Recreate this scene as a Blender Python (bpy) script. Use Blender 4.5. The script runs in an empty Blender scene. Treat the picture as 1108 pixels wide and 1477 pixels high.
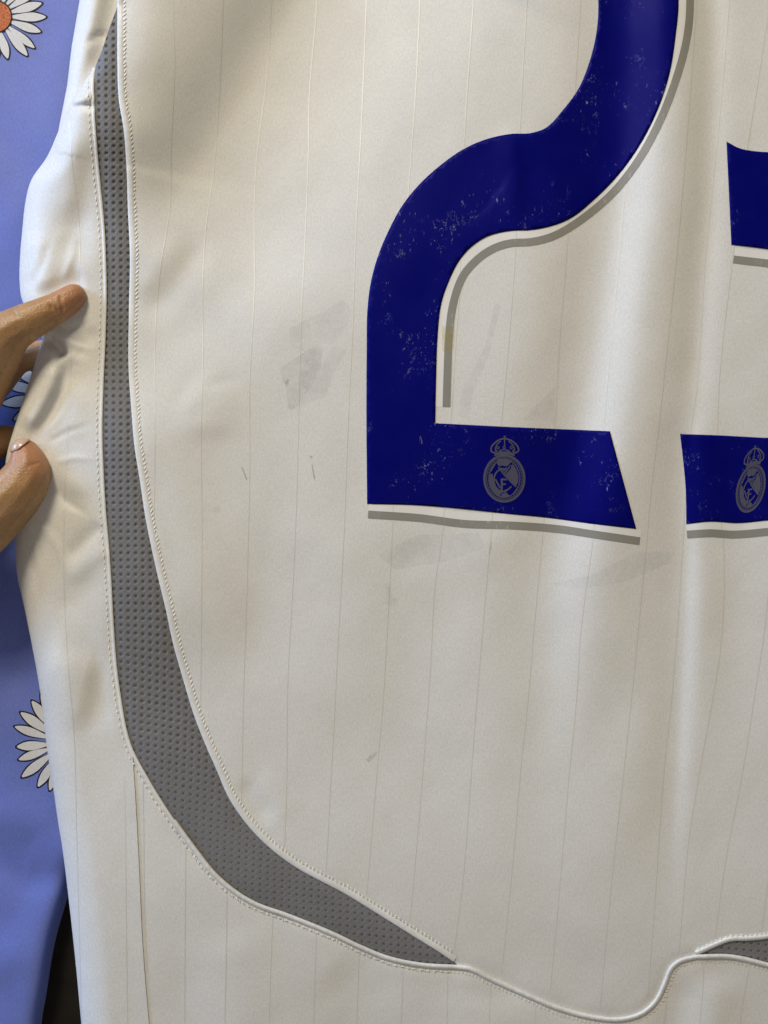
import bpy, bmesh, math, random
import numpy as np
from mathutils import Vector, Matrix
from mathutils.geometry import delaunay_2d_cdt

random.seed(7); rng = np.random.default_rng(7)
sc = bpy.context.scene
COL = sc.collection

# ------------------------------------------------------------------ camera
S = 0.00029            # metres per layout unit (one unit = one photo pixel on the jersey plane)
ZS = 28.0              # mm, height of the jersey's flat above the blanket
D = 0.40               # camera to jersey plane
CZ = ZS / 1000 + D
cam = bpy.data.cameras.new('camera'); camo = bpy.data.objects.new('camera', cam); COL.objects.link(camo)
camo.location = (0, 0, CZ)
cam.sensor_fit = 'VERTICAL'; cam.sensor_height = 24.0
cam.lens = 24.0 * D / (1477 * S)
cam.clip_start = 0.01; cam.clip_end = 50
sc.camera = camo

# ------------------------------------------------------------------ light
world = bpy.data.worlds.new('World'); sc.world = world; world.use_nodes = True
bg = world.node_tree.nodes['Background']
bg.inputs[0].default_value = (1.0, 0.95, 0.88, 1); bg.inputs[1].default_value = 0.13

def area(name, loc, target, size, power, col, sy=None):
    l = bpy.data.lights.new(name, 'AREA'); l.energy = power; l.color = col; l.size = size
    if sy: l.shape = 'RECTANGLE'; l.size_y = sy
    o = bpy.data.objects.new(name, l); COL.objects.link(o); o.location = loc
    d = Vector(target) - Vector(loc)
    o.rotation_euler = d.to_track_quat('-Z', 'Y').to_euler()
    return o
area('ceiling_lamp', (-0.50, 1.20, 1.02), (0.0, 0.05, 0), 0.40, 18.4, (1.0, 0.885, 0.67))
area('stripe_fill_light', (0.16, -0.82, 1.20), (0.05, -0.1, 0), 0.50, 1.7, (1.0, 0.92, 0.83))  # added fill with no known source, makes the lower pinstripes glint
area('window_light', (-1.50, 0.72, 0.40), (-0.05, 0.08, 0), 0.60, 23.0, (0.36, 0.58, 1.0), 0.60)

sc.view_settings.view_transform = 'Standard'; sc.view_settings.look = 'None'
sc.view_settings.exposure = 0.0; sc.view_settings.gamma = 1.0
sc.view_settings.use_curve_mapping = False

# ------------------------------------------------------------------ layout helpers
def Wa(px, py, z):
    """layout position (units) + height (mm) -> metres"""
    px = np.asarray(px, float); py = np.asarray(py, float); z = np.asarray(z, float) / 1000
    k = (CZ - z) / D
    return np.stack([(px - 554) * S * k, (738.5 - py) * S * k, z + 0 * px], -1)
def W(px, py, z): return Vector(Wa(px, py, z))

def smooth(a, b, x):
    t = np.clip((np.asarray(x, float) - a) / (b - a), 0, 1); return t * t * (3 - 2 * t)

def spline(pts, step=4.0):
    """Catmull-Rom through points, resampled evenly"""
    P = np.array(pts, float)
    if len(P) < 3:
        Q = P
    else:
        Pe = np.vstack([2 * P[0] - P[1], P, 2 * P[-1] - P[-2]])
        out = []
        for i in range(1, len(Pe) - 2):
            p0, p1, p2, p3 = Pe[i - 1:i + 3]
            # centripetal-ish tangents scaled by chord length
            d = np.linalg.norm(p2 - p1); d0 = np.linalg.norm(p1 - p0); d2 = np.linalg.norm(p3 - p2)
            m1 = ((p1 - p0) / max(d0, 1e-6) + (p2 - p1) / max(d, 1e-6)) * .5 * d
            m2 = ((p2 - p1) / max(d, 1e-6) + (p3 - p2) / max(d2, 1e-6)) * .5 * d
            for t in np.linspace(0, 1, 12, endpoint=False):
                out.append((2*t**3-3*t**2+1)*p1 + (t**3-2*t**2+t)*m1 + (-2*t**3+3*t**2)*p2 + (t**3-t**2)*m2)
        out.append(P[-1]); Q = np.array(out)
    L = np.r_[0, np.cumsum(np.linalg.norm(np.diff(Q, axis=0), axis=1))]
    n = max(2, int(L[-1] / step) + 1)
    t = np.linspace(0, L[-1], n)
    return np.stack([np.interp(t, L, Q[:, i]) for i in range(Q.shape[1])], -1)

def normals2(C):
    T = np.gradient(C, axis=0); T /= np.linalg.norm(T, axis=1)[:, None] + 1e-9
    return np.stack([-T[:, 1], T[:, 0]], -1), T

# ------------------------------------------------------------------ traced outlines of the jersey
L_IN = [(170,8),(158,40),(147,73),(137,100),(136,147),(140,214),(145,267),(150,320),(152.5,370),(153.6,420),(152,487),
        (149,557),(147.5,624),(149,670),(152.6,737),(157,787),(160,830),(163.6,897),(168.6,963),(175,1010),(182,1050),
        (191,1080),(212,1120),(240,1166),(277,1218),(312,1262),(343,1288),(371,1304),(413,1319),(480,1346),(520,1365),(560,1381),(609,1391),(659,1394)]
R_IN = [(170,8),(170,40),(170,83),(172,143),(179,187),(183,240),(185,300),(188,367),(186.5,453),(186,530),(189.6,584),
        (195,647),(202,690),(210,744),(220,794),(228,830),(240,880),(250,927),(264,977),(280,1030),(297,1074),(312,1108),
        (333,1155),(371,1205),(420,1246),(500,1290),(560,1327),(600,1352),(634,1373),(659,1390)]
LOWER = [(659,1394),(679,1397),(708,1411),(758,1433.5),(807,1454),(857,1467),(896,1469.6),(926,1461),(946,1443),(958,1419),
         (968,1396),(980,1386),(1005,1379)]
LOW_R = [(1005,1379),(1054,1379),(1108,1391),(1180,1412),(1300,1450),(1400,1490)]
UP_R = [(1005,1378),(1030,1367),(1054,1358),(1079,1357),(1108,1354),(1180,1335),(1300,1290),(1400,1240)]
OUTL = [(137,97),(120,121),(100,152),(84,190),(68,226),(45,260),(37,290),(32,334),(29,370),(28.5,410),(32,433),(46,458),(61,484),
        (53.5,513),(40,557),(27,597),(11,650),(8,670),(12,720),(21,777),(25,830),(36,880),(48,940),(59,1004),(68.5,1084),
        (77,1137),(83,1180),(90,1223),(100,1304),(110,1397),(117.5,1477),(130,1600),(138,1680)]
FOLD = [(190,1084),(193,1130),(196,1180),(200,1260),(204,1350),(209,1420),(214,1477),(222,1580),(230,1680)]
sL, sR, sLow, sLowR, sUpR, sOut, sFold = [spline(p, 3.0) for p in (L_IN, R_IN, LOWER, LOW_R, UP_R, OUTL, FOLD)]
def out_x(y): return np.interp(y, sOut[:, 1], sOut[:, 0])

# ------------------------------------------------------------------ cloth height field (mm)
def poly_dist(px, py, P):
    """distance to polyline, side (+ right of travel on screen), parameter 0..1"""
    P = np.array(P, float); best = np.full(px.shape, 1e9); side = np.zeros(px.shape); par = np.zeros(px.shape)
    seg = np.linalg.norm(np.diff(P, axis=0), axis=1); L = np.r_[0, np.cumsum(seg)]
    for i in range(len(P) - 1):
        a, b = P[i], P[i + 1]; d = b - a; l2 = (d @ d)
        t = np.clip(((px - a[0]) * d[0] + (py - a[1]) * d[1]) / l2, 0, 1)
        qx = px - a[0] - t * d[0]; qy = py - a[1] - t * d[1]
        r = np.hypot(qx, qy); m = r < best
        best = np.where(m, r, best); side = np.where(m, np.sign(d[0] * qy - d[1] * qx), side)
        par = np.where(m, (L[i] + t * seg[i]) / L[-1], par)
    return best, side, par

FOLDS = [  # polyline, amplitude mm, width on screen-left of travel, width on right, fade-in, fade-out
    # big diagonal drape at the upper left
    ([(510,-140),(438,0),(365,130),(278,262),(205,375)], -8.4, 80, 200, .05, .3),
    ([(235,-140),(180,0),(152,110),(132,230),(105,330)],  9.5, 105, 140, .05, .35),
    ([(222,-60),(215,60),(205,150)], 0.8, 40, 60, .2, .4),
    ([(300,330),(250,400),(195,470)], -1.2, 36, 26, .3, .3),
    ([(275,330),(228,395),(192,440)], 0.9, 22, 26, .3, .3),
    ([(420,300),(340,400),(240,520)], -1.2, 80, 60, .3, .3),
    ([(158,500),(272,1030)], 5.2, 95, 125, .3, .4),
    # long vertical drapes on the right
    ([(900,-150),(898,100),(882,300),(856,470),(828,640),(796,800),(775,1000),(760,1300)], -3.0, 62, 46, .05, .45),
    ([(965,-150),(964,100),(952,300),(928,470),(902,640),(868,800),(846,1000),(830,1250)], 3.0, 46, 60, .05, .45),
    ([(1024,-150),(1026,60),(1022,250),(1010,420),(998,560),(990,640)], -1.6, 26, 22, .1, .15),
    ([(1006,560),(988,640),(986,720),(988,800),(985,900),(976,1050),(968,1200),(962,1390)], -1.5, 36, 17, .1, .45),
    ([(1020,560),(1006,640),(1004,720),(1008,800),(1004,900),(1000,1050)], 0.5, 22, 50, .15, .4),
    ([(1060,560),(1062,700),(1060,900),(1040,1150)], -1.0, 40, 50, .25, .3),
    ([(700,250),(745,240),(770,420),(755,560),(740,700)], 0.8, 60, 60, .3, .3),
    ([(735,170),(742,260),(738,335)], 0.7, 22, 14, .3, .3),
    ([(640,760),(610,900),(590,1100),(560,1250)], -0.9, 80, 90, .3, .3),
    ([(520,700),(500,900),(470,1100)], 0.8, 80, 80, .3, .3),
    ([(400,760),(380,900),(372,1000)], -0.9, 40, 60, .3, .3),
    ([(770,900),(740,1100),(700,1300)], 0.8, 80, 60, .3, .3),
    ([(900,1000),(880,1200),(862,1400)], 0.9, 70, 70, .3, .2),
    # dimple beside the curved seam
    ([(345,1120),(368,1155),(398,1190)], -0.9, 14, 16, .3, .35),
    ([(372,1110),(400,1150),(425,1190)], 0.3, 22, 22, .3, .35),
    # diagonal pulls in the middle
    ([(262,560),(300,585),(300,640)], 0.8, 40, 40, .3, .3),
    ([(285,558),(320,552),(350,548)], -0.22, 7, 7, .3, .3),
    ([(600,800),(690,790),(790,770)], 0.4, 30, 24, .3, .3),
    ([(540,830),(640,790),(720,778)], -0.4, 22, 26, .3, .3),
    # lower hem panel
    ([(250,1250),(262,1400),(265,1600)], -0.7, 40, 40, .3, .1),
    ([(330,1330),(345,1420),(350,1600)], 0.8, 50, 50, .2, .1),
    ([(470,1390),(520,1440),(540,1600)], -1.0, 50, 60, .2, .1),
    ([(1040,1400),(1030,1450),(1020,1600)], 1.2, 40, 30, .2, .1),
    ([(985,1400),(975,1450),(965,1600)], -1.2, 30, 30, .2, .1),
    ([(700,1430),(690,1500),(690,1600)], 0.8, 60, 60, .2, .1),
    # side panel: pinch creases
    ([(66,484),(84,498),(97,517)], -5.0, 9, 6, .2, .25),
    ([(96,512),(98,530),(90,565),(68,605),(40,640),(28,655)], -2.3, 12, 15, .2, .5),
    ([(82,515),(74,550),(56,588),(34,622)], 2.6, 16, 15, .25, .2),
    ([(108,520),(122,495),(140,470)], -0.9, 12, 16, .3, .3),
    ([(100,545),(112,580),(104,640)], 0.9, 16, 20, .3, .3),
    ([(58,650),(92,690),(138,722)], 0.9, 14, 14, .2, .4),
    ([(64,690),(90,720),(130,735)], -0.7, 12, 14, .2, .4),
    ([(94,812),(118,785),(149,756)], -1.1, 9, 13, .3, .15),
    ([(90,840),(120,815),(156,790)], 0.8, 14, 14, .3, .15),
    ([(85,890),(120,850),(155,830)], -0.6, 18, 18, .3, .3),
    ([(50,955),(105,975),(150,985)], 2.0, 60, 60, .3, .3),
    ([(92,930),(96,1000),(112,1060)], 0.8, 24, 26, .3, .3),
    ([(128,900),(140,980),(158,1060)], -1.0, 22, 14, .3, .3),
    # fine tension creases running out of the grip
    ([(74,470),(100,476),(138,462)], -0.5, 4, 6, .2, .5), ([(80,482),(112,500),(144,505)], 0.5, 6, 4, .2, .5),
    ([(60,630),(88,600),(118,540)], 0.55, 5, 7, .2, .5), ([(66,640),(100,622),(140,610)], -0.5, 5, 5, .2, .5),
    ([(76,668),(108,660),(144,664)], 0.45, 5, 5, .2, .5), ([(72,700),(102,728),(140,750)], -0.5, 5, 6, .2, .4),
    ([(52,745),(84,790),(104,850)], 0.6, 7, 7, .2, .5), ([(34,770),(52,830),(62,900)], -0.6, 7, 7, .2, .5),
    ([(40,420),(62,380),(80,320)], -0.6, 6, 8, .2, .5), ([(90,408),(104,370),(110,330)], 0.5, 6, 6, .2, .5),
    ([(100,156),(116,153),(136,152)], -1.2, 6, 5, .2, .1),
    ([(102,146),(118,142),(134,138)], 0.8, 8, 6, .2, .1),
    ([(100,175),(104,240),(96,330)], 1.2, 22, 26, .3, .3),
    ([(132,190),(124,280),(100,390)], -1.3, 22, 24, .3, .2),
    ([(50,330),(60,390),(70,420)], 1.0, 18, 26, .3, .2),
    ([(60,440),(90,412),(125,398)], -1.4, 16, 20, .2, .2),
    ([(138,1110),(146,1250),(156,1450),(165,1650)], 0.5, 30, 30, .3, .1),
    # band of shading where the cloth eases in to the long seam
    ([(215,640),(236,760),(262,900)], -0.5, 26, 26, .3, .3),
]
def vnoise(px, py, sx, sy, seed):
    r = np.random.default_rng(seed); v = np.zeros(px.shape)
    for k in range(6):
        a = r.uniform(0, 2 * np.pi, 3); f = r.uniform(.6, 1.6, 2)
        v += np.sin(px / sx * f[0] * 2 * np.pi + a[0] + 1.3 * np.sin(py / sy * f[1] * 3 + a[2])) * np.cos(py / sy * f[1] * 2 * np.pi + a[1])
    return v / 6
def H(px, py, edge=True):
    px = np.asarray(px, float); py = np.asarray(py, float)
    z = np.full(px.shape, ZS)
    z = z - 3.5 * smooth(230, -60, px) * (0.4 + 0.6 * smooth(900, 100, py)) - 2.5 * smooth(250, 80, px) * smooth(700, 1400, py) - 8.0 * smooth(1220, 1700, py)
    for P, A, wl, wr, fi, fo in FOLDS:
        d, s, t = poly_dist(px, py, P)
        w = np.where(s > 0, wl, wr)
        z = z + A * np.exp(-(d / w) ** 2) * np.minimum(smooth(-0.001, fi, t), 1 - smooth(1 - fo, 1.001, t))
    z = z + 0.9 * vnoise(px, py, 420, 520, 3) + 0.30 * vnoise(px, py, 150, 230, 5) + 0.04 * vnoise(px, py, 46, 60, 9)
    # puckering next to the stitched seams
    for C, A in ((sL[::6], -.5), (sR[::6], -.45), (sLow[::4], -.5)):
        d, s, t = poly_dist(px, py, C)
        z = z + A * np.exp(-(d / 9.0) ** 2) + 0.10 * np.sin(t * len(C) * 6 * 3.0 / 23) * np.exp(-((d - 14) / 12.0) ** 2)
    if edge:
        dx = px - out_x(py)
        r = np.where((py > 440) & (py < 690), 26, 46) * (0.35 + 0.65 * smooth(95, 260, py))
        u = np.clip(1 - dx / r, 0, 1)
        amp = np.where((py > 440) & (py < 690), 5.0, 12.0) * (0.4 + 0.6 * smooth(95, 260, py))
        amp = 12 - 7 * (smooth(400, 470, py) - smooth(670, 760, py)); amp = amp * (0.4 + 0.6 * smooth(95, 260, py))
        z = z - amp * (1 - np.sqrt(np.maximum(1 - u * u, 0)))
    return z

# ------------------------------------------------------------------ material helpers
MATS = {}
def nmat(name):
    m = bpy.data.materials.new(name); m.use_nodes = True; MATS[name] = m
    nt = m.node_tree; b = nt.nodes['Principled BSDF']
    return m, nt, b
def node(nt, typ, **kw):
    n = nt.nodes.new(typ)
    for k, v in kw.items():
        if k.startswith('i_'):
            key = k[2:]; key = int(key) if key.isdigit() else key.replace('_', ' ')
            n.inputs[key].default_value = v
        else: setattr(n, k, v)
    return n
def uvmap(nt, sx, sy):
    tc = node(nt, 'ShaderNodeTexCoord'); mp = node(nt, 'ShaderNodeMapping'); mp.inputs['Scale'].default_value = (sx, sy, 1)
    nt.links.new(tc.outputs['UV'], mp.inputs[0]); return mp.outputs[0]
def mixrgb(nt, fac, a, b, blend='MIX'):
    m = node(nt, 'ShaderNodeMix', data_type='RGBA', blend_type=blend)
    for sock, v in ((m.inputs[0], fac), (m.inputs[6], a), (m.inputs[7], b)):
        if hasattr(v, 'links'): nt.links.new(v, sock)
        else: sock.default_value = v
    return m.outputs[2]
def ramp(nt, src, p0, p1, c0=(0,0,0,1), c1=(1,1,1,1)):
    r = node(nt, 'ShaderNodeValToRGB'); e = r.color_ramp.elements
    e[0].position = p0; e[1].position = p1; e[0].color = c0; e[1].color = c1
    nt.links.new(src, r.inputs[0]); return r.outputs[0]
def math_(nt, op, a, b):
    m = node(nt, 'ShaderNodeMath', operation=op)
    for s, v in ((m.inputs[0], a), (m.inputs[1], b)):
        if hasattr(v, 'links'): nt.links.new(v, s)
        else: s.default_value = v
    return m.outputs[0]
def noise(nt, vec, scale, detail=2, rough=.5):
    n = node(nt, 'ShaderNodeTexNoise'); n.inputs['Scale'].default_value = scale
    n.inputs['Detail'].default_value = detail; n.inputs['Roughness'].default_value = rough
    nt.links.new(vec, n.inputs['Vector']); return n.outputs[0]
def bump(nt, b, h, strength, dist):
    n = node(nt, 'ShaderNodeBump'); n.inputs['Strength'].default_value = strength; n.inputs['Distance'].default_value = dist
    nt.links.new(h, n.inputs['Height']); nt.links.new(n.outputs[0], b.inputs['Normal'])

def fabric(name, col, rough=.55, spec=.35, sheen=.15, weave=.35, mottling=.05, grain=.14):
    m, nt, b = nmat(name)
    u1 = uvmap(nt, 48, 15); u2 = uvmap(nt, 2.2, 2.2); u3 = uvmap(nt, 34, 34)
    kn = noise(nt, u1, 1.0, 2); blot = noise(nt, u2, 1.0, 4, .6); gr = noise(nt, u3, 1.0, 1)
    c2 = tuple(x * (1 - mottling * 2.2) for x in col[:3]) + (1,)
    f = ramp(nt, blot, .3, .72)
    c = mixrgb(nt, f, c2, col)
    f2 = ramp(nt, math_(nt, 'ADD', math_(nt, 'MULTIPLY', gr, .5), math_(nt, 'MULTIPLY', kn, .5)), .3, .7, (1-grain,)*3 + (1,), (1,1,1,1))
    c = mixrgb(nt, 1.0, c, f2, 'MULTIPLY')
    nt.links.new(c, b.inputs['Base Color'])
    b.inputs['Roughness'].default_value = rough; b.inputs['Specular IOR Level'].default_value = spec
    b.inputs['Sheen Weight'].default_value = sheen; b.inputs['Sheen Roughness'].default_value = .4
    h = math_(nt, 'ADD', kn, gr)
    bump(nt, b, h, weave, .00009)
    return m
WHITE = fabric('white_polyester', (.86, .845, .805, 1), rough=.50, spec=.32, mottling=.02, weave=.15, grain=.17)
WHITE2 = fabric('white_piping_cord', (.93, .92, .89, 1), rough=.40, spec=.45, weave=.15)
THREAD = fabric('white_thread', (.92, .905, .86, 1), rough=.5, spec=.3, weave=.1)
GREYM = fabric('grey_mesh_knit', (.225, .222, .228, 1), rough=.6, spec=.25, weave=.5, mottling=.04)
HOLE_TONE = fabric('dark_grey_hole_tone', (.125, .122, .128, 1), rough=.8, spec=.1, weave=.3)  # darker grey for dimple floors, puts shade into the holes by colour
BLUEC = fabric('periwinkle_cotton', (.18, .24, .70, 1), rough=.55, spec=.35, sheen=.3, weave=.3, mottling=.04, grain=.22)
DARK = fabric('dark_brown_cloth', (.022, .019, .016, 1), rough=.85, spec=.2, weave=.5, mottling=.2)
PETAL = fabric('white_petal_print', (.80, .80, .82, 1), rough=.6, spec=.25, weave=.4)
INK = fabric('black_outline_print', (.008, .008, .016, 1), rough=.6, spec=.25, weave=.4)

def print_mat(name, col, wear_col, amount, rough=.38, spec=.22, wear=.55):
    m, nt, b = nmat(name)
    a = uvmap(nt, 20, 7); d = uvmap(nt, 1.5, 1.1); e = uvmap(nt, 60, 22); s = uvmap(nt, 34, 30)
    crack = noise(nt, a, 1.0, 5, .72); zone = noise(nt, d, 1.0, 3, .6); kn = noise(nt, e, 1, 2); sp = noise(nt, s, 1, 2, .6)
    t1 = ramp(nt, crack, .66 - amount, .70 - amount)
    ck = noise(nt, uvmap(nt, 9, 6), 1.0, 3, .6); ck = math_(nt, 'ABSOLUTE', math_(nt, 'SUBTRACT', ck, .5), 0)
    z2 = ramp(nt, noise(nt, uvmap(nt, 2.6, 2.0), 1.0, 3, .6), .56, .64)
    t2 = math_(nt, 'MAXIMUM', ramp(nt, sp, .70, .74), math_(nt, 'MULTIPLY', ramp(nt, ck, .004, .012, (1,1,1,1), (0,0,0,1)), z2))
    z = ramp(nt, zone, .50, .60)
    f = math_(nt, 'MULTIPLY', math_(nt, 'MAXIMUM', t1, t2), z)
    f = math_(nt, 'MULTIPLY', f, wear)
    rub = ramp(nt, zone, .35, .75)
    base = mixrgb(nt, rub, col, tuple(x * 1.1 + .002 for x in col[:3]) + (1,))
    c = mixrgb(nt, f, base, wear_col)
    nt.links.new(c, b.inputs['Base Color'])
    b.inputs['Roughness'].default_value = rough; b.inputs['Specular IOR Level'].default_value = spec
    h = math_(nt, 'SUBTRACT', math_(nt, 'MULTIPLY', kn, .6), f)
    bump(nt, b, h, .25, .0001)
    return m
BLUE = print_mat('royal_blue_flock_print', (.0010, .0016, .142, 1), (.40, .42, .62, 1), 0.04, .46, .06)
SILVER = print_mat('silver_grey_print', (.29, .28, .25, 1), (.60, .57, .49, 1), 0.08, .34)
CREST = print_mat('grey_crest_print', (.085, .085, .125, 1), (.3, .3, .4, 1), 0.0, .5, .1)
WBORD = print_mat('white_transfer_print', (.83, .815, .785, 1), (.8, .79, .76, 1), 0.0, .5)
m, nt, b = nmat('pinstripe_thread'); STRIPE = m
b.inputs['Base Color'].default_value = (.78, .765, .735, 1); b.inputs['Roughness'].default_value = .55
b.inputs['Metallic'].default_value = 0.22

def stain(name, col, alpha, noisy=.8):
    m, nt, b = nmat(name)
    b.inputs['Base Color'].default_value = col; b.inputs['Roughness'].default_value = .7
    n1 = noise(nt, uvmap(nt, 9, 9), 1, 4, .65); n2 = noise(nt, uvmap(nt, 2.5, 2.5), 1, 3, .6)
    f = math_(nt, 'MULTIPLY', ramp(nt, n1, .25, .7, (1-noisy,)*3 + (1,)), ramp(nt, n2, .3, .6, (.35,.35,.35,1)))
    f = math_(nt, 'MULTIPLY', f, alpha); nt.links.new(f, b.inputs['Alpha'])
    return m
ST_GREY = stain('grey_smudge', (.22, .23, .27, 1), .20)
ST_FAINT = stain('faint_grey_smudge', (.26, .28, .36, 1), .10)
ST_GREEN = stain('faint_green_smudge', (.30, .36, .16, 1), .14)
ST_YELLOW = stain('yellow_smudge', (.55, .45, .03, 1), .34, .7)
ST_DARK = stain('dark_speck', (.05, .045, .05, 1), .40, .4)

m, nt, b = nmat('orange_flower_disc'); ORANGE = m
f = noise(nt, uvmap(nt, 30, 30), 1, 4, .7)
nt.links.new(ramp(nt, f, .35, .68, (.22,.03,.006,1), (.78,.20,.02,1)), b.inputs['Base Color']); b.inputs['Roughness'].default_value = .6

m, nt, b = nmat('skin'); SKIN = m
tc = node(nt, 'ShaderNodeTexCoord')
mp = node(nt, 'ShaderNodeMapping'); mp.inputs['Scale'].default_value = (1, 1, 1); nt.links.new(tc.outputs['Object'], mp.inputs[0])
n1 = noise(nt, mp.outputs[0], 90, 4, .6); n2 = noise(nt, mp.outputs[0], 900, 3, .6)
vo = node(nt, 'ShaderNodeTexVoronoi'); vo.inputs['Scale'].default_value = 1400; nt.links.new(mp.outputs[0], vo.inputs['Vector'])
c = mixrgb(nt, ramp(nt, n1, .35, .65), (.43, .245, .105, 1), (.53, .315, .145, 1))
c = mixrgb(nt, 1.0, c, ramp(nt, n2, .3, .7, (.86,.84,.82,1)), 'MULTIPLY')
for tip in ((107, 427, 30), (40, 655, 32)):
    dn = node(nt, 'ShaderNodeVectorMath', operation='DISTANCE'); nt.links.new(tc.outputs['Object'], dn.inputs[0]); dn.inputs[1].default_value = tuple(W(*tip))
    c = mixrgb(nt, math_(nt, 'MULTIPLY', ramp(nt, dn.outputs['Value'], .006, .017, (1,1,1,1), (0,0,0,1)), .6), c, (.50, .215, .12, 1))
nt.links.new(c, b.inputs['Base Color'])
b.inputs['Roughness'].default_value = .40; b.inputs['Specular IOR Level'].default_value = .55
b.inputs['Subsurface Weight'].default_value = .25; b.inputs['Subsurface Radius'].default_value = (1.0, .35, .2); b.inputs['Subsurface Scale'].default_value = .0015
hh = math_(nt, 'ADD', n2, math_(nt, 'MULTIPLY', vo.outputs[0], .6))
bump(nt, b, hh, .45, .0004)
m, nt, b = nmat('fingernail'); NAIL = m
b.inputs['Base Color'].default_value = (.66, .43, .34, 1); b.inputs['Roughness'].default_value = .22
b.inputs['Subsurface Weight'].default_value = .2; b.inputs['Subsurface Scale'].default_value = .002
m, nt, b = nmat('hair'); HAIR = m
b.inputs['Base Color'].default_value = (.02, .012, .008, 1); b.inputs['Roughness'].default_value = .5

# ------------------------------------------------------------------ object helpers
def mesh_obj(name, co, faces, mat, parent=None, uv=None, smooth_=True, mats=None, midx=None):
    me = bpy.data.meshes.new(name)
    me.from_pydata([tuple(c) for c in np.asarray(co)], [], [tuple(int(i) for i in f) for f in faces])
    if uv is not None:
        lay = me.uv_layers.new(name='UVMap')
        vi = np.empty(len(me.loops), dtype=np.int32); me.loops.foreach_get('vertex_index', vi)
        lay.data.foreach_set('uv', (np.asarray(uv, float)[vi] / 100.0).ravel())
    me.materials.append(mat)
    for mm in (mats or []): me.materials.append(mm)
    if midx is not None: me.polygons.foreach_set('material_index', np.asarray(midx, dtype=np.int32))
    if smooth_: me.polygons.foreach_set('use_smooth', np.ones(len(me.polygons), dtype=bool))
    me.update()
    o = bpy.data.objects.new(name, me); COL.objects.link(o)
    if parent: o.parent = parent
    return o
def root(name, label, cat, kind=None):
    o = bpy.data.objects.new(name, None); COL.objects.link(o); o.empty_display_size = .02
    o['label'] = label; o['category'] = cat
    return o
def grid_faces(nr, nc, off=0, flip=False):
    r, c = np.meshgrid(np.arange(nr - 1), np.arange(nc - 1), indexing='ij')
    a = (r * nc + c).ravel() + off
    f = np.stack([a, a + nc, a + nc + 1, a + 1], -1)
    return f[:, ::-1] if flip else f
def inside(px, py, P):
    r = np.zeros(px.shape, bool); n = len(P)
    for i in range(n):
        x1, y1 = P[i]; x2, y2 = P[(i + 1) % n]
        if y1 == y2: continue
        c = ((y1 > py) != (y2 > py)) & (px < (x2 - x1) * (py - y1) / (y2 - y1) + x1)
        r ^= c
    return r
def near_boundary(px, py, P, tol):
    d = np.full(px.shape, 1e9)
    for q in P: d = np.minimum(d, (px - q[0]) ** 2 + (py - q[1]) ** 2)
    return d < tol * tol
def cdt_region(P, pitch, extra=None):
    P = np.array(P, float)
    keep = [0]
    for i in range(1, len(P)):
        if np.linalg.norm(P[i] - P[keep[-1]]) > .4: keep.append(i)
    P = P[keep]
    if np.linalg.norm(P[0] - P[-1]) < .4: P = P[:-1]
    x0, y0 = P.min(0); x1, y1 = P.max(0)
    gx, gy = np.meshgrid(np.arange(x0 + pitch * .5, x1, pitch), np.arange(y0 + pitch * .5, y1, pitch))
    gx = gx + (np.arange(gx.shape[0]) % 2)[:, None] * pitch * .5
    gx = gx.ravel(); gy = gy.ravel()
    m = inside(gx, gy, P); gx, gy = gx[m], gy[m]
    m = ~near_boundary(gx, gy, P, pitch * .6); gx, gy = gx[m], gy[m]
    pts = [Vector(p) for p in P] + [Vector((a, c)) for a, c in zip(gx, gy)]
    n = len(P)
    r = delaunay_2d_cdt(pts, [], [list(range(n))], 1, 1e-5)
    V = np.array([tuple(v) for v in r[0]]); F = np.array([f for f in r[2] if len(f) == 3])
    # face the camera: (x right, y down) -> clockwise on screen must flip
    a, b_, c = V[F[:, 0]], V[F[:, 1]], V[F[:, 2]]
    ar = (b_[:, 0]-a[:, 0])*(c[:, 1]-a[:, 1]) - (b_[:, 1]-a[:, 1])*(c[:, 0]-a[:, 0])
    F[ar > 0] = F[ar > 0][:, ::-1]
    return V, F, n
def patch(name, P, pitch, lift, mat, parent, thick=0.0, hf=H):
    """piece lying on the cloth, following its folds"""
    V, F, n = cdt_region(P, pitch)
    z = hf(V[:, 0], V[:, 1]) + lift
    co = Wa(V[:, 0], V[:, 1], z); F = list(map(tuple, F))
    uv = V
    if thick:
        nb = len(V); co = np.vstack([co, Wa(V[:n, 0], V[:n, 1], z[:n] - thick)]); uv = np.vstack([V, V[:n]])
        for i in range(n):
            j = (i + 1) % n; F.append((i, j, nb + j, nb + i))
    return mesh_obj(name, co, F, mat, parent, uv)
def ribbon(name, pts, hw, lift, mat, parent, step=6, hf=H, off=0.0, ncross=2, crown=0.0):
    C = spline(pts, step); N, T = normals2(C)
    offs = np.linspace(-hw, hw, ncross)
    X = C[:, None, :] + N[:, None, :] * (offs[None, :, None] + off)
    z = hf(X[..., 0], X[..., 1]) + lift + crown * (1 - (offs / hw) ** 2)[None, :]
    co = Wa(X[..., 0], X[..., 1], z).reshape(-1, 3)
    return mesh_obj(name, co, grid_faces(len(C), ncross), mat, parent, X.reshape(-1, 2))
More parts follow.
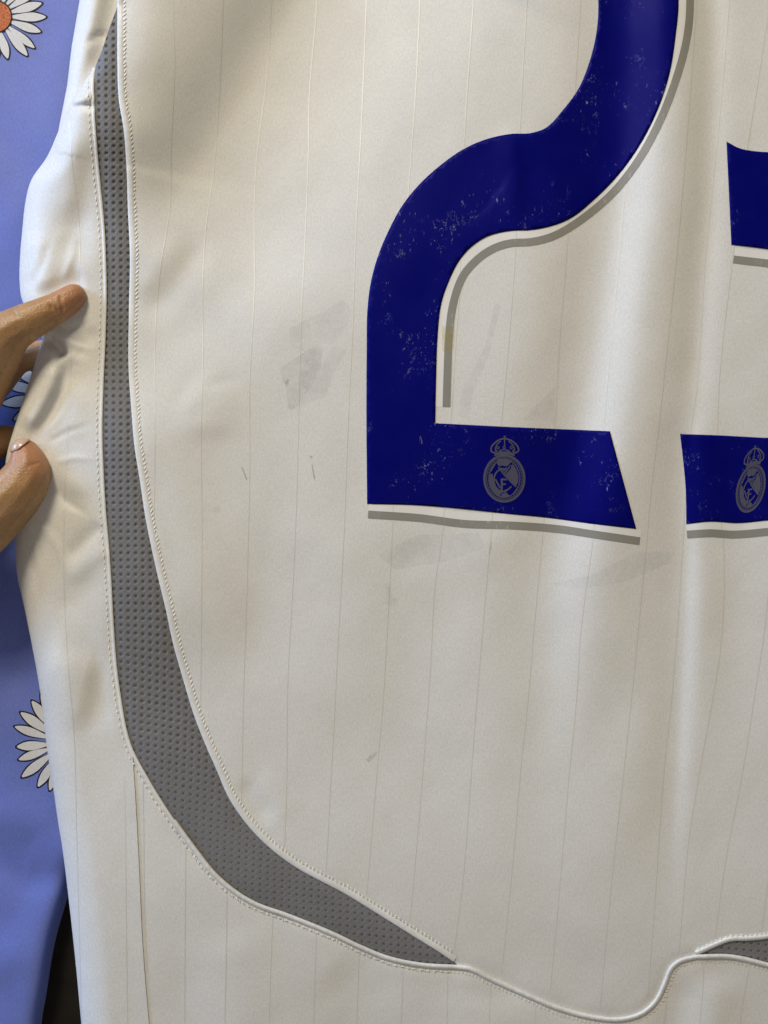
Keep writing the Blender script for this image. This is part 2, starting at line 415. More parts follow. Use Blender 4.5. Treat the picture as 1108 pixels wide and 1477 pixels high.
def cord(name, C, hw, hgt, off, mat, parent, lift=0.0, hf=H, nc=9, end_taper=0):
    N, T = normals2(C); C2 = C + N * off
    a = np.linspace(0, np.pi, nc); o = -np.cos(a) * hw; h = np.sin(a) * hgt
    tp = np.ones(len(C))
    if end_taper:
        i = np.arange(len(C)); tp = np.clip(np.minimum(i, len(C) - 1 - i) / end_taper, .15, 1)
    X = C2[:, None, :] + N[:, None, :] * (o[None, :, None] * tp[:, None, None])
    z = hf(C2[:, 0], C2[:, 1])[:, None] + h[None, :] * tp[:, None] + lift - 0.15
    wob = 1 + .05 * rng.standard_normal(len(C)); z = z + (h[None, :] * (wob - 1)[:, None])
    co = Wa(X[..., 0], X[..., 1], z).reshape(-1, 3)
    return mesh_obj(name, co, grid_faces(len(C), nc), mat, parent, X.reshape(-1, 2))
def sph(nu=7, nv=5):
    v = [(0, 0, 1)]; f = []
    for i in range(1, nv):
        t = math.pi * i / nv
        for j in range(nu):
            p = 2 * math.pi * j / nu; v.append((math.sin(t) * math.cos(p), math.sin(t) * math.sin(p), math.cos(t)))
    v.append((0, 0, -1)); last = len(v) - 1
    for j in range(nu): f.append((0, 1 + j, 1 + (j + 1) % nu))
    for i in range(nv - 2):
        for j in range(nu):
            a = 1 + i * nu + j; b_ = 1 + i * nu + (j + 1) % nu; f.append((a, a + nu, b_ + nu, b_))
    for j in range(nu): f.append((last, last - nu + (j + 1) % nu, last - nu + j))
    return np.array(v), f
SV, SF = sph()
def stitches(name, C, off, pitch, ln, wd, hgt, slant, mat, parent, fuzz=0.0, alt=0.0):
    N, T = normals2(C); L = np.r_[0, np.cumsum(np.linalg.norm(np.diff(C, axis=0), axis=1))]
    s = np.arange(pitch, L[-1] - pitch, pitch); s = s + rng.normal(0, pitch * .06, len(s))
    co, F, UV = [], [], []
    for k, t in enumerate(s):
        p = np.array([np.interp(t, L, C[:, i]) for i in (0, 1)]); n = np.array([np.interp(t, L, N[:, i]) for i in (0, 1)]); n /= np.linalg.norm(n)
        tg = np.array([n[1], -n[0]])
        o = off + (alt if k % 2 else -alt) + rng.normal(0, fuzz)
        p = p + n * o
        ang = slant + rng.normal(0, .12); d = n * math.sin(ang) + tg * math.cos(ang); e = np.array([-d[1], d[0]])
        l = ln * (1 + rng.normal(0, .12))
        X = p + SV[:, :1] * d * l / 2 + SV[:, 1:2] * e * wd / 2
        z0 = float(H(p[0:1], p[1:2])[0]) if False else 0
        co.append((X, SV[:, 2] * hgt)); UV.append(X)
        F += [tuple(i + k * len(SV) for i in f) for f in SF]
    X = np.vstack([c[0] for c in co]); dz = np.concatenate([c[1] for c in co])
    z = H(X[:, 0], X[:, 1]) + dz + hgt * .25
    o = mesh_obj(name, Wa(X[:, 0], X[:, 1], z), F, mat, parent, X); o['kind'] = 'stuff'
    return o

# ================================================================== setting
def zfloor(px, py): return -14 + .6 * vnoise(px, py, 260, 300, 21)
gx, gy = np.meshgrid(np.linspace(-900, 1900, 90), np.linspace(-500, 2100, 90))
o = mesh_obj('floor', Wa(gx, gy, zfloor(gx, gy)).reshape(-1, 3), grid_faces(90, 90), DARK, None, np.stack([gx, gy], -1).reshape(-1, 2))
o['kind'] = 'structure'

# blanket with a free edge that runs under the jersey
BE = spline([(60,1900),(58,1600),(60,1477),(67,1434),(80,1357),(97,1297),(125,1210),(190,1090),(300,980),(520,900),(900,860),(1500,850)], 10)
def zblanket(px, py):
    px = np.asarray(px, float); py = np.asarray(py, float)
    z = 1.6 * vnoise(px, py, 300, 420, 31) + .5 * vnoise(px, py, 90, 200, 33)
    for P, A, w in (([(-60,150),(20,300),(10,430)], 2.0, 60), ([(0,800),(25,880),(20,960)], -3.0, 34), ([(-30,1180),(60,1190),(90,1230)], 2.0, 30),
                    ([(-20,1240),(40,1270),(90,1260)], -1.6, 26), ([(-60,1400),(20,1380),(70,1400)], 1.5, 36), ([(-20,880),(-10,1000),(20,1150)], 2.0, 40)):
        d, s, t = poly_dist(px, py, P); z = z + A * np.exp(-(d / w) ** 2)
    return z
def blanket_sheet():
    u = np.linspace(0, 1, 240)
    nb = len(BE); idx = np.linspace(0, nb - 1, 420); E = np.stack([np.interp(idx, np.arange(nb), BE[:, i]) for i in (0, 1)], -1)
    far = np.stack([np.where(E[:, 0] < 400, -700, -700 + (E[:, 0] - 400) * 1.7), np.interp(np.arange(420), [0, 200, 419], [1950, 300, -420])], -1)
    far[:, 0] = np.interp(np.arange(420), [0, 260, 419], [-700, -700, 1500])
    X = E[:, None, :] * (1 - u[None, :, None] ** 1.5) + far[:, None, :] * (u[None, :, None] ** 1.5)
    dist = np.linalg.norm(X - E[:, None, :], axis=2)
    z = zblanket(X[..., 0], X[..., 1]) - 10 * np.exp(-(dist / 9.0) ** 1.3)
    return X, z
X, z = blanket_sheet()
blanket = root('blanket', 'periwinkle blue blanket printed with white daisies under the jersey', 'blanket')
mesh_obj('cloth', Wa(X[..., 0], X[..., 1], z).reshape(-1, 3), grid_faces(X.shape[0], X.shape[1]), BLUEC, blanket, X.reshape(-1, 2))

def petal_outline(cx, cy, ang, r0, r1, w, n=14):
    pts = []
    for i in range(n + 1):
        t = i / n; r = r0 + (r1 - r0) * t
        hw = w * (math.sin(math.pi * min(1, (t * .92 + .06)) ** 1.25) ** .75) * (.55 + .45 * t if t < .7 else .865)
        pts.append((r, hw))
    loop = [(r, h) for r, h in pts] + [(r, -h) for r, h in reversed(pts)]
    ca, sa = math.cos(ang), math.sin(ang)
    return [(cx + r * ca - h * sa, cy + r * sa + h * ca) for r, h in loop]
def daisy(cx, cy, rad, n, ph, disc, seed):
    r_ = random.Random(seed)
    for k in range(n):
        a = ph + 2 * math.pi * k / n + r_.uniform(-.07, .07); R = rad * r_.uniform(.90, 1.06); w = rad * r_.uniform(.092, .118)
        up = .12 + .02 * (k % 3)
        p = patch('petal', petal_outline(cx, cy, a, disc * .8, R + 2.3, w + 2.3), 6, up, INK, blanket, hf=zblanket)
        q = patch('petal_fill', petal_outline(cx, cy, a, disc * .8, R - .6, w), 6, up + .16, PETAL, p, hf=zblanket)
    circ = [(cx + disc * math.cos(t), cy + disc * math.sin(t)) for t in np.linspace(0, 2 * math.pi, 30, endpoint=False)]
    ring = [(cx + (disc + 2) * math.cos(t), cy + (disc + 2) * math.sin(t)) for t in np.linspace(0, 2 * math.pi, 30, endpoint=False)]
    p = patch('flower_disc_outline', ring, 6, .42, INK, blanket, hf=zblanket)
    patch('flower_disc', circ, 6, .55, ORANGE, p, hf=zblanket)
daisy(-6, 24, 70, 21, .06, 22, 1)
daisy(94, 1072, 76, 21, .1, 24, 2)
daisy(88, 572, 84, 20, .2, 24, 3)

# ================================================================== jersey
jersey = root('football_jersey', 'white pinstriped football jersey with a blue number and grey mesh side inserts', 'jersey')

# front layer underneath: shows at the top left, closes the garment below
def zfront(px, py):
    px = np.asarray(px, float); py = np.asarray(py, float)
    z = 13 + 1.0 * vnoise(px, py, 240, 300, 41)
    for P, A, wl, wr in (([(150,-60),(128,60),(104,130),(84,200)], 1.8, 20, 18), ([(120,-60),(112,60),(98,150)], -.8, 14, 12),
                         ([(172,-60),(160,20),(140,80),(112,130)], -1.6, 18, 18), ([(128,60),(140,52),(152,50)], -1.0, 5, 5)):
        d, s, t = poly_dist(px, py, P); z = z + A * np.exp(-(d / np.where(s > 0, wl, wr)) ** 2)
    return z
ys = np.arange(-220, 1690, 6.0)
fo = np.interp(ys, [-220, 0, 67, 123, 190, 215, 260, 420, 480, 560, 700, 1700], [128, 115, 103.5, 97, 84, 90, 90, 90, 115, 110, 80, 175])
u = np.linspace(0, 1, 90) ** 2
fx = fo[:, None] + (1250 - fo[:, None]) * u[None, :]; fy = np.repeat(ys[:, None], 90, 1)
fz = zfront(fx, fy); dd = np.clip((fx - fo[:, None]) / 26, 0, 1); fz = fz - 9 * (1 - np.sqrt(1 - (1 - dd) ** 2))
fz = fz - 8 * smooth(160, 300, fx)
mesh_obj('front_panel', Wa(fx, fy, fz).reshape(-1, 3), grid_faces(len(ys), 90), WHITE, jersey, np.stack([fx, fy], -1).reshape(-1, 2))

# main back panel
UP = np.array([(176,-220),(174,-120),(171,-40)])
body = np.vstack([UP, sR[::2], sLow[1::2], sUpR[1::3], [(1400, 900), (1400, 400), (1400, -220), (1000, -220), (600, -220)]])
def densify(P, step, closed=True):
    P = np.array(P, float); out = []
    n = len(P)
    for i in range(n if closed else n - 1):
        a, b_ = P[i], P[(i + 1) % n]; k = max(1, int(np.linalg.norm(b_ - a) / step))
        for t in range(k): out.append(a + (b_ - a) * t / k)
    return np.array(out)
back = patch('back_panel', densify(body, 12), 6.0, 0.0, WHITE, jersey)

# hem panel below the piping
low_all = np.vstack([sL[sL[:, 1] > 1084][::2], sLow[1::2], sLowR[1::3]])
hem_poly = np.vstack([low_all, [(1400, 1680)], [(230, 1680)], (sFold - np.array([[12.0, 0]]) * smooth(1084, 1110, sFold[:, 1:2]))[::-3]])
def Hhem(px, py): return H(px, py, False) - 0.22 * np.exp(-np.maximum(np.asarray(px) - np.interp(py, sFold[:, 1], sFold[:, 0]), 0) / 22.0)
hem = patch('hem_panel', densify(hem_poly, 12), 6.0, -.22, WHITE, jersey, hf=Hhem)

# side panel: outline to left piping / fold line, rolled under along its outer edge
ys = np.r_[np.arange(97.5, 200, 1.5), np.arange(200, 1000, 2.5), np.arange(1000, 1680, 4.0)]
xl = out_x(ys)
Lm = sL[(sL[:, 1] > 90) & (sL[:, 1] < 1086)]
right = np.r_[Lm[:, 0], sFold[:, 0]]; righty = np.r_[Lm[:, 1], sFold[:, 1]]
xr = np.interp(ys, righty, right) + np.where(ys > 1086, 1.0, 0)
nc = 60; u = np.linspace(0, 1, nc) ** 1.4
X = xl[:, None] + (xr - xl)[:, None] * u; Y = np.repeat(ys[:, None], nc, 1)
Z = H(X, Y)
Z = Z + .12 * smooth(1075, 1100, Y) * np.exp(-((1 - u[None, :]) * 8) ** 2)
# roll under
under = 12; ph = np.linspace(0, 1, under + 1)[1:][::-1]
rx = np.minimum(16, (xr - xl) * .6)[:, None]; zb = np.maximum(Z[:, :1] - 2, 4)
Xu = xl[:, None] + rx * (1 - np.cos(ph * np.pi / 2))[None, :]; Zu = Z[:, :1] - (Z[:, :1] - 3.5) * np.sin(ph * np.pi / 2)[None, :] * .75
Xa = np.hstack([Xu, X]); Za = np.hstack([Zu, Z]); Ya = np.repeat(ys[:, None], nc + under, 1)
side = mesh_obj('side_panel', Wa(Xa, Ya, Za).reshape(-1, 3), grid_faces(len(ys), nc + under), WHITE, jersey, np.stack([Xa, Ya], -1).reshape(-1, 2))

# grey mesh inserts with dimples, their floors coloured darker to deepen the holes
def insert(name, A, B, nt, nw, warp):
    la = np.linspace(0, len(A) - 1, nt); a = np.stack([np.interp(la, np.arange(len(A)), A[:, i]) for i in (0, 1)], -1)
    lb = np.linspace(0, len(B) - 1, nt); b_ = np.stack([np.interp(lb, np.arange(len(B)), B[:, i]) for i in (0, 1)], -1)
    u = np.linspace(0, 1, nw)
    X = a[:, None, 0] * (1 - u) + b_[:, None, 0] * u; Y = a[:, None, 1] * (1 - u) + b_[:, None, 1] * u
    Z = H(X, Y) - .25
    k = smooth(840, 1000, Y) * (1 - .4 * smooth(1180, 1330, Y))
    vy = Y - .16 * k * (X - 160); vx = X + .02 * (Y - 700) * smooth(900, 1300, Y)
    px_ = 10.6; py_ = 10.3 - 1.4 * smooth(950, 1200, Y) * 0
    cu = vx / px_ - np.floor(vx / px_) - .5; cv = vy / py_ - np.floor(vy / py_) - .5
    wid = .33 - .14 * (cv + .2)
    dd = (cu / wid) ** 2 + (cv / .28) ** 2
    dep = np.clip(1.15 - dd, 0, 1) ** .6
    jit = .75 + .25 * np.sin(np.floor(vx / px_) * 12.9 + np.floor(vy / py_) * 78.2)
    fade = 1 - .55 * smooth(1000, 1200, Y)
    Z = Z - .50 * dep * fade * (.8 + .2 * jit) + .05 * np.cos(2 * np.pi * cv) + .03 * np.cos(2 * np.pi * cu)
    cen = (dd[:-1, :-1] + dd[1:, 1:] + dd[1:, :-1] + dd[:-1, 1:]) / 4
    mi = (cen < .55 * np.minimum(fade[:-1, :-1] + .25, 1)).astype(int).ravel()
    F = grid_faces(nt, nw)
    return mesh_obj(name, Wa(X, Y, Z).reshape(-1, 3), F, GREYM, jersey, np.stack([X, Y], -1).reshape(-1, 2), mats=[HOLE_TONE], midx=mi)
insert('mesh_insert', sL, sR, 1150, 64, 1)
insert('mesh_insert', sLowR, sUpR, 300, 60, 1)

# piping and binding
sLa = sL[sL[:, 1] > 96]
cord('piping', sLa, 2.4, .5, 1.6, WHITE2, jersey, lift=.15)
sRa = np.vstack([UP[:2], sR[1:]]); sRa = spline([tuple(p) for p in sRa[::4]], 3)
cord('piping', sRa, 4.8, .5, -4.2, WHITE2, jersey, lift=.1)
cord('piping', np.vstack([sL[sL[:, 0] > 250], sLow[1:], sLowR[1:]]), 3.6, 1.1, 1.0, WHITE2, jersey, lift=.25)
cord('piping', sUpR, 3.6, .9, 2.5 - 6.0, WHITE2, jersey, lift=.15)
stitches('stitching', sLa, 8.2, 9.4, 6.0, 2.2, .24, .15, THREAD, jersey, .25)
stitches('stitching', sRa, -9.6, 6.2, 7.0, 2.6, .22, .75, THREAD, jersey, .4)
stitches('stitching', np.vstack([sL[sL[:, 0] > 250], sLow[1:], sLowR[1:]]), 8.0, 6.0, 5.5, 1.5, .16, 1.0, THREAD, jersey, .6)
stitches('stitching', sUpR, -6.5, 7.0, 8, 3.2, .45, .75, THREAD, jersey, .3)

# pinstripes: one raised satin thread each
STR = [
 [(253,-200),(249,0),(252,87),(247,214),(245,300),(232,383),(225,460),(223,560),(223,667),(222,740),(222,780)],
 [(328,-200),(322,0),(317,127),(309,240),(297,330),(292,427),(293,500),(290,617),(291,767),(290,900),(289,1030)],
 [(400,-200),(392,0),(385,110),(370,234),(367,300),(367,417),(360,550),(360,667),(358,767),(355,884),(351,1000),(348,1160)],
 [(464,-200),(457.5,0),(446,144),(445,217),(439,370),(435,450),(430,620),(427,733),(422,850),(415,980),(413,1140),(410,1222)],
 [(536,-200),(528.6,0),(522,167),(512,370),(509,467),(503,584),(496,767),(487,934),(482,1034),(478,1107),(470,1256)],
 [(614,-200),(606,0),(599,144),(590,267),(578,500),(566,760),(560,880),(552,1014),(544,1107),(528.6,1290)],
 [(692,-200),(683,0),(670,200),(663,413),(657,500),(648,640),(638,770),(627,847),(621,957),(610,1107),(599,1240),(591,1328)],
 [(770,-200),(760,0),(750,187),(743.6,357),(732,514),(723,610),(707,780),(695,920),(687,1014),(680,1107),(667,1274),(655,1370)],
 [(846,-200),(837.5,0),(830,123),(819,343),(807,497),(800,614),(783,770),(770,907),(761,1014),(751,1107),(739,1247),(723,1404)],
 [(924,-200),(917,0),(905,230),(893,370),(870,617),(856,770),(838,907),(831,1014),(820,1124),(808,1267),(793,1430)],
 [(1015,-200),(1005,0),(988,234),(976,370),(950,617),(938,720),(932,790),(920,913),(910,1014),(900,1107),(881.6,1274),(865,1455)],
 [(1066,-200),(1052,0),(1035,200),(1018,370),(1005,560),(994,640),(985,780),(978,890),(968,1014),(958,1107),(945,1291),(934,1436)],
 [(1125,-200),(1110,0),(1095,107),(1080,200),(1053,403),(1037,557),(1036,700),(1044,800),(1040,927),(1028,1007),(1010,1107),(993,1214),(979,1374)],
 [(1180,-200),(1165,100),(1130,403),(1115,600),(1108,850),(1102,913),(1087,1010),(1072,1107),(1045,1250),(1031,1354)],
 [(1250,-200),(1235,100),(1200,403),(1180,700),(1150,960),(1120,1180),(1108,1267),(1098,1344)]]
for P in STR: ribbon('pinstripe', P, .72, .06, STRIPE, back, 6, ncross=5, crown=.015)
for P in [[(100,174),(103.5,234),(112,300),(115,370),(111,420),(105,453),(102,537),(98.5,620),(93.5,704),(92,830),(97,947),(107,1064),(110,1180),(114,1330),(118,1477),(124,1600)],
          [(180,1120),(181,1200),(182,1330),(184,1477),(188,1600)], [(41,280),(42,330),(45,400)]]:
    ribbon('pinstripe', P, .65, .06, STRIPE, side, 6, ncross=5, crown=.015)
for P in [[(206,1120),(207,1190),(209,1330),(213,1400)], [(268,1212),(267,1300),(266,1477),(266,1640)], [(327,1283),(326,1380),(324,1477),(322,1640)],
          [(393,1324),(390,1400),(388,1477),(385,1640)], [(456,1346),(454,1410),(452,1477),(449,1640)], [(517.6,1373),(516,1420),(514,1477),(511,1640)],
          [(581,1394),(580,1430),(578,1477),(575,1640)], [(645.5,1400),(645,1430),(644,1477),(641,1640)], [(707,1420),(706,1450),(705,1477),(702,1640)],
          [(773,1448),(772,1460),(771,1477),(768,1640)], [(844,1472),(843,1500),(840,1640)], [(917,1474),(916,1500),(912,1640)],
          [(966,1412),(962,1440),(958,1477),(950,1640)], [(1015,1390),(1013,1430),(1009,1477),(1000,1640)], [(1080,1396),(1074,1430),(1067,1477),(1050,1640)]]:
    ribbon('pinstripe', P, .72, -.15, STRIPE, hem, 6, hf=Hhem, ncross=5, crown=.015)

# ---- number 2
OUT2 = [(529.6,726.6),(528.6,604),(529,503),(530,447),(535,407),(545,370),(560,334),(580,297),(604,267),(637,237),(670.5,214),(704,200),(738,193),(765,192),(788,184),
        (811,160),(835,127),(851,87),(861,43),(863,0),(858,-40),(835,-80),(790,-105),(720,-112),(620,-112)]
IN2 = [(612,-216),(740,-218),(850,-205),(930,-150),(968,-80),(979,0),(975,50),(965,110),(945,167),(918,217),(888,257),(855,290),(825,314),(798,325.5),(765,332),(738,333),(704,340.6),
       (680,356),(664,374),(650,400),(637,437),(632,477),(629,557),(628,610.4)]
two_poly = np.vstack([spline(OUT2, 6), spline(IN2, 6), [(738,616),(880,622)], spline([(918,763),(855,755.6),(788,746.6),(740,742),(654,733),(604,729),(531,727)], 6)[:-1]])
two = patch('digit_two', densify(two_poly, 7), 5.0, .24, BLUE, jersey, thick=.2)
def strip_line(pts, parent, side=-1):
    ribbon('white_outline', pts, 9.0, .05, WBORD, parent, 5, ncross=5, off=side * 8.0)
    ribbon('silver_outline', pts, 5.6, .13, SILVER, parent, 5, ncross=4)
G2a = [(985,-110),(994,-50),(995.5,0),(993.5,37),(987,73.5),(972,123.5),(952,174),(921.6,230),(885,277),(838,317),(798,340.6),(765,349),(738,350.5),(715,357),(691,372),(668,398),(654,437),(648,480),(645.5,537),(644,587)]
G2b = [(531,742),(604,747),(670,755.5),(740,758),(805,763),(855,770.5),(923,780.5)]
strip_line(G2a, two, 1); strip_line(G2b, two)
# ---- number 3 (mostly beyond the frame)
three_poly = np.vstack([spline([(1048,204),(1067,214),(1088.6,218),(1108,219.4),(1150,218),(1200,198),(1226,150),(1232,60),(1228,-50),(1190,-105),(1120,-112),(1010,-112)], 8), [(1006,-200)],
    spline([(1020,-205),(1180,-205),(1270,-190),(1330,-120),(1345,-20),(1345,100),(1330,200),(1290,270),(1330,340),(1350,450),(1345,600),(1310,690),(1240,735),(1170,746),(1108,750.6),(1065,754.6),(1025,752.5),(990,756)], 8)[1:],
    spline([(990,756),(989,704),(985,660),(981,626)], 8)[1:], spline([(981,626),(1038,628),(1085,630.5),(1108,631.5),(1170,628),(1215,600),(1232,520),(1225,430),(1190,375),(1108,359.6),(1055,353)], 8)[1:]])
three = patch('digit_three', densify(three_poly, 8), 5.0, .24, BLUE, jersey, thick=.2)
strip_line([(991,771),(1025,769),(1058,771),(1108,767),(1180,760)], three)
strip_line([(1058,374),(1083,377),(1108,380),(1180,396)], three)

# ---- crests, flat grey print on the lower bar of each digit
def crest(parent, fn, sc_=1.0):
    LIFT = .33
    def rb(C, hw):
        C = np.array(C, float); N, T = normals2(C)
        X = np.stack([C - N * hw, C + N * hw], 1)
        return X
    quads, tris = [], []
    def stroke(pts, hw=9, closed=False, smooth_=True):
        P = list(pts) + ([pts[0]] if closed else [])
        C = spline(P, 14) if (smooth_ and len(P) > 2) else densify(P, 20, False)
        if not smooth_ or len(P) == 2: C = np.vstack([C, [P[-1]]])
        X = rb(C, hw)
        for i in range(len(C) - 1): quads.append((X[i, 0], X[i, 1], X[i + 1, 1], X[i + 1, 0]))
    def ell(cx, cy, rx, ry, a0=0, a1=360, n=64):
        return [(cx + rx * math.cos(math.radians(a)), cy + ry * math.sin(math.radians(a))) for a in np.linspace(a0, a1, n)]
    def fill(P):
        V, F, n = cdt_region(densify(P, 40), 45)
        for f in F: tris.append(tuple(V[i] for i in f))
    stroke(ell(527, 833, 318, 366), 19); stroke(ell(527, 833, 284, 332), 6); stroke(ell(527, 833, 246, 300), 8)
    for a in range(8, 360, 9): # fine hatching in the ring
        p = ell(527, 833, 262, 314, a, a + 4, 3); stroke(p, 5)
    fill([(425,520),(540,512),(640,540),(615,600),(560,640),(500,625),(440,640),(410,590)])
    fill([(545,765),(620,690),(660,600),(720,690),(752,790),(750,880),(712,965),(640,870)])
    stroke([(430,650),(520,765),(610,650)], 11, smooth_=False); stroke([(470,660),(520,720),(570,655)], 8, smooth_=False)
    stroke([(600,640),(660,620),(680,680),(610,740)], 9, smooth_=False)
    stroke([(520,765),(620,870),(715,965)], 13, smooth_=False)
    stroke(ell(505, 860, 145, 180, 285, 60), 13); stroke([(640,960),(590,1005),(530,1030)], 12)
    stroke([(485,835),(487,950),(480,1075)], 16, smooth_=False); stroke([(485,848),(565,850)], 13); stroke([(495,925),(552,922)], 12)
    stroke([(385,845),(430,930),(460,985)], 13)
    fill([(300,760),(340,760),(350,880),(400,980),(470,1050),(455,1125),(370,1080),(310,980),(285,880)])
    fill([(480,1090),(545,1045),(612,1110),(530,1145),(465,1140)])
    stroke([(310,720),(380,600),(420,560)], 8, smooth_=False)
    stroke([(660,1090),(740,980)], 9)
    # crown
    stroke([(375,450),(450,425),(530,418),(610,425),(690,450)], 17); stroke([(365,470),(450,448),(530,442),(610,448),(695,470)], 8)
    stroke([(380,430),(318,395),(322,330),(375,265),(450,215),(530,195),(610,215),(690,265),(745,330),(752,390),(690,430)], 13)
    stroke([(400,420),(385,360),(410,290),(470,235)], 9); stroke([(668,420),(690,360),(655,290),(595,235)], 9)
    stroke([(532,150),(531,320)], 9); stroke([(512,160),(552,160)], 9)
    for cx in (425, 525, 638): stroke(ell(cx, 340, 19, 21, n=14), 7)
    for cx in (395, 470, 585, 675): stroke(ell(cx, 392, 14, 16, n=12), 7)
    stroke([(430,400),(520,372),(620,400)], 8)
    co, F = [], []
    for q in quads + tris:
        F.append(tuple(range(len(co), len(co) + len(q)))); co += list(q)
    U = np.array(co); x, y = fn(U[:, 0], U[:, 1])
    # orient every face up
    F2 = []
    for f in F:
        a = sum(x[f[i]] * y[f[(i + 1) % len(f)]] - x[f[(i + 1) % len(f)]] * y[f[i]] for i in range(len(f)))
        F2.append(f if a < 0 else f[::-1])
    o = mesh_obj('crest', Wa(x, y, H(x, y) + LIFT + rng.uniform(0, .012, len(x))), F2, CREST, parent, np.stack([x, y], -1), smooth_=False)
    o['label'] = 'grey oval crest topped by a crown'
crest(two, lambda u, v: (680 + u / 11.08, 615 + v / 11.08))
crest(three, lambda u, v: (1083 + (u - 527) / 11.08 * .70 - (v - 833) / 11.08 * .10, 704.5 + (v - 833) / 11.08 * 1.0 - (u - 527) / 11.08 * .16))

# ---- wear marks
def mark(name, P, mat, lift=.12, parent=back): return patch(name, densify(P, 5), 6, lift, mat, parent)
mark('smudge', [(402,532),(430,513),(459,497),(466,503),(462,530),(445,566),(420,592),(415,586),(413,560)], ST_GREY)
mark('smudge', [(417,474),(460,452),(494,433),(509,447),(500,470),(481,497),(462,496),(440,507),(420,500)], ST_FAINT)
mark('smudge', [(418,592),(445,567),(460,532),(482,498),(500,506),(480,540),(470,572),(440,583)], ST_FAINT, .15)
mark('smudge', [(798,842),(851,830),(885,813),(918,797),(975,795),(965,813),(905,838),(840,850)], ST_FAINT)
mark('smudge', [(753,606),(780,578),(801,556),(800,609)], ST_FAINT)
mark('smudge', [(660,600),(668,560),(700,500),(714,438),(722,440),(706,510),(684,560),(674,604)], ST_FAINT)
mark('smudge', [(545,800),(600,772),(690,768),(700,790),(640,810),(570,822)], ST_FAINT)
mark('smudge', [(551,845),(558,852),(556,870),(572,880),(575,865),(566,862),(560,840)], ST_GREEN)
mark('smudge', [(527,1096),(535,1088),(545,1083),(543,1089),(532,1100)], ST_GREY)
mark('smudge', [(306,732),(316,730),(319,738),(310,743)], ST_FAINT)
mark('yellow_smudge', [(637,470),(656,470),(655,500),(648,512),(638,506)], ST_YELLOW, .30, two)
for P in ([(448,657),(451,658),(450,661),(447,660)], [(449,670),(451,670),(455,691),(453,691)], [(348,674),(350,674),(357,692),(355,692)],
          [(708,782),(710,782),(707,800),(705.5,799)], [(412,549),(417,547),(416,553),(412,556)]):
    mark('speck', P, ST_DARK)

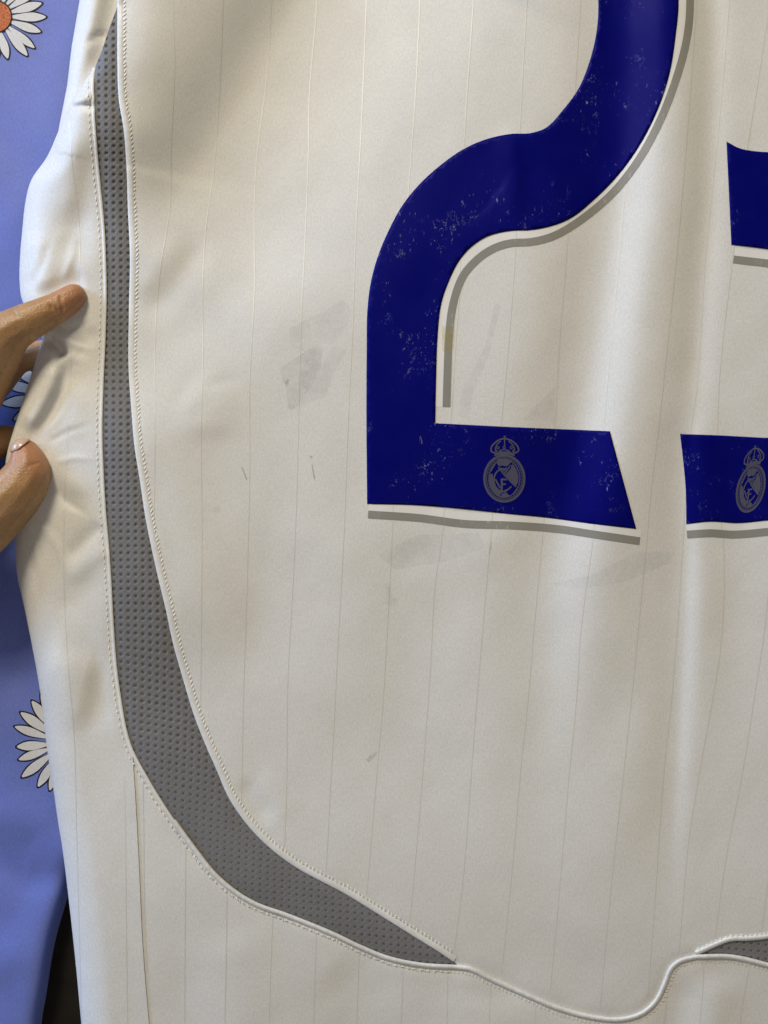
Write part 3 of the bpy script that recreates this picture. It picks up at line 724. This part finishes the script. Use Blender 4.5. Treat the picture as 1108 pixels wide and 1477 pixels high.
# ================================================================== hand
def hand():
    person = root('person', 'bare hand pinching the side edge of the white jersey over the daisy blanket', 'hand')
    chains = [
        # index: tip, pad, DIP, mid, PIP, proximal, knuckle
        [(107,427,28.5,18.2),(98,434,29.2,20.6),(80,445,30.5,22.5),(58,456,32.0,25.5),(36,467,33.0,28.5),(11,481,33,32.5),(-10,522,30,35.5),(-32,562,24,39),(-75,640,17,46)],
        # thumb
        [(37,652,29.5,19.5),(41,668,30,27.5),(42,683,30.5,33.0),(32,700,31,37.0),(16,718,31,41),(-22,757,30,45),(-80,800,26,54),(-130,800,22,62)],
        # middle, behind the cloth edge
        [(80,505,13.5,18),(55,511,13,20),(22,519,12,22),(-20,560,13,30),(-85,650,20,46)],
        # ring
        [(50,628,12,17),(24,632,11,19),(-6,637,11,25),(-40,655,12,30),(-100,680,16,46)],
        # little
        [(10,690,9,15),(-20,692,9,18),(-60,700,10,24),(-110,715,14,42)],
        # palm and wrist
        [(-75,640,24,46),(-120,700,20,62),(-190,760,20,72),(-270,810,22,70),(-380,870,26,76)],
        [(-32,562,27,39),(-75,640,24,46),(-130,800,22,62),(-190,760,20,72)],
    ]
    bm = bmesh.new()
    for ch in chains:
        C = np.array(ch, float)
        t = np.linspace(0, len(C) - 1, (len(C) - 1) * 9 + 1)
        Q = np.stack([np.interp(t, np.arange(len(C)), C[:, i]) for i in range(4)], -1)
        for _ in range(2): Q[1:-1] = Q[1:-1] * .5 + (Q[:-2] + Q[2:]) * .25
        for q in Q:
            p = W(q[0], q[1], q[2]); r = q[3] * S * (CZ - q[2] / 1000) / D
            bmesh.ops.create_icosphere(bm, subdivisions=2, radius=r, matrix=Matrix.Translation(p))
    me = bpy.data.meshes.new('tmp'); bm.to_mesh(me); bm.free()
    o = bpy.data.objects.new('tmp', me); COL.objects.link(o)
    rm = o.modifiers.new('r', 'REMESH'); rm.mode = 'VOXEL'; rm.voxel_size = .00055
    dg = bpy.context.evaluated_depsgraph_get(); me2 = bpy.data.meshes.new_from_object(o.evaluated_get(dg))
    bpy.data.objects.remove(o)
    bm = bmesh.new(); bm.from_mesh(me2)
    for _ in range(6): bmesh.ops.smooth_vert(bm, verts=bm.verts, factor=.5, use_axis_x=True, use_axis_y=True, use_axis_z=True)
    # knuckle wrinkles and joint creases
    def crease(a, b_, w, dep):
        A = W(*a); B = W(*b_)
        bm.normal_update()
        for v in bm.verts:
            d = B - A; t = max(0, min(1, (v.co - A).dot(d) / d.length_squared)); q = (v.co - A - d * t).length
            if q < w * 3: v.co -= v.normal * dep * math.exp(-(q / w) ** 2)
    for a, b_, w, dep in (((84,466,33),(72,438,38),.0008,.0009), ((88,462,33),(78,436,38),.0007,.0006), ((92,458,34),(86,420,36),.0008,.0005),
                        ((-2,450,41),(12,478,44),.0007,.0008), ((4,449,41),(17,474,44),.0006,.0007), ((-7,460,42),(4,488,44),.0007,.0008), ((10,446,40),(22,466,43),.0006,.0006), ((16,443,39),(27,460,42),.0006,.0005),
                        ((36,520,33),(42,495,35),.0012,.0010), ((30,512,36),(38,490,38),.0009,.0006),
                        ((70,704,34),(36,722,42),.0008,.0007), ((74,690,34),(44,702,41),.0007,.0006), ((66,664,35),(42,672,38),.0007,.0004),
                        ((58,722,34),(20,742,43),.0008,.0006)):
        crease(a, b_, w, dep)
    me3 = bpy.data.meshes.new('hand'); bm.to_mesh(me3); bm.free()
    me3.polygons.foreach_set('use_smooth', np.ones(len(me3.polygons), dtype=bool)); me3.materials.append(SKIN)
    h = bpy.data.objects.new('hand', me3); COL.objects.link(h); h.parent = person
    # thumbnail: curved plate wrapped over the upper left of the tip, seen nearly edge on
    n = 13; pts = []
    c0 = np.array(W(36.5, 652.5, 30.0)); r = 20.2 * S
    for i in range(n):
        for j in range(n):
            a = (i / (n - 1) - .5) * 2; e = (j / (n - 1) - .5) * 2
            sq = (1 - abs(e) ** 5 * .25); az = math.radians(122 + a * 60 * sq); el = math.radians(34 + e * 44 * (1 - abs(a) ** 5 * .25))
            rr = r * (1.0 + .05 * (1 - a * a) * (1 - e * e) + .005)
            pts.append(c0 + rr * np.array([math.cos(az) * math.cos(el), math.sin(az) * math.cos(el), math.sin(el)]))
    fs = grid_faces(n, n)
    nail = mesh_obj('fingernail', pts, fs, NAIL, h, np.zeros((n * n, 2)))
    sm = nail.modifiers.new('s', 'SOLIDIFY'); sm.thickness = .0003
    # short hairs on the knuckle
    bmh = []; F = []
    r_ = random.Random(4)
    for k in range(26):
        x = r_.uniform(-8, 24); y = r_.uniform(452, 476); a = r_.uniform(.2, 1.0); ln = r_.uniform(7, 14)
        zz = 33 + 29 * S * 1000 * math.sqrt(max(.1, 1 - ((y - 478 + .45 * (x - 11)) / 33) ** 2))
        p0 = W(x, y, zz - .5); p1 = W(x + ln * math.cos(a), y - ln * math.sin(a) * .6, zz + .7); w = Vector((.00004, .00005, 0))
        b0 = len(bmh); bmh += [p0 - w, p0 + w, p1]; F.append((b0, b0 + 1, b0 + 2))
    hr = mesh_obj('hair', bmh, F, HAIR, h, np.zeros((len(bmh), 2))); hr['kind'] = 'stuff'
hand()
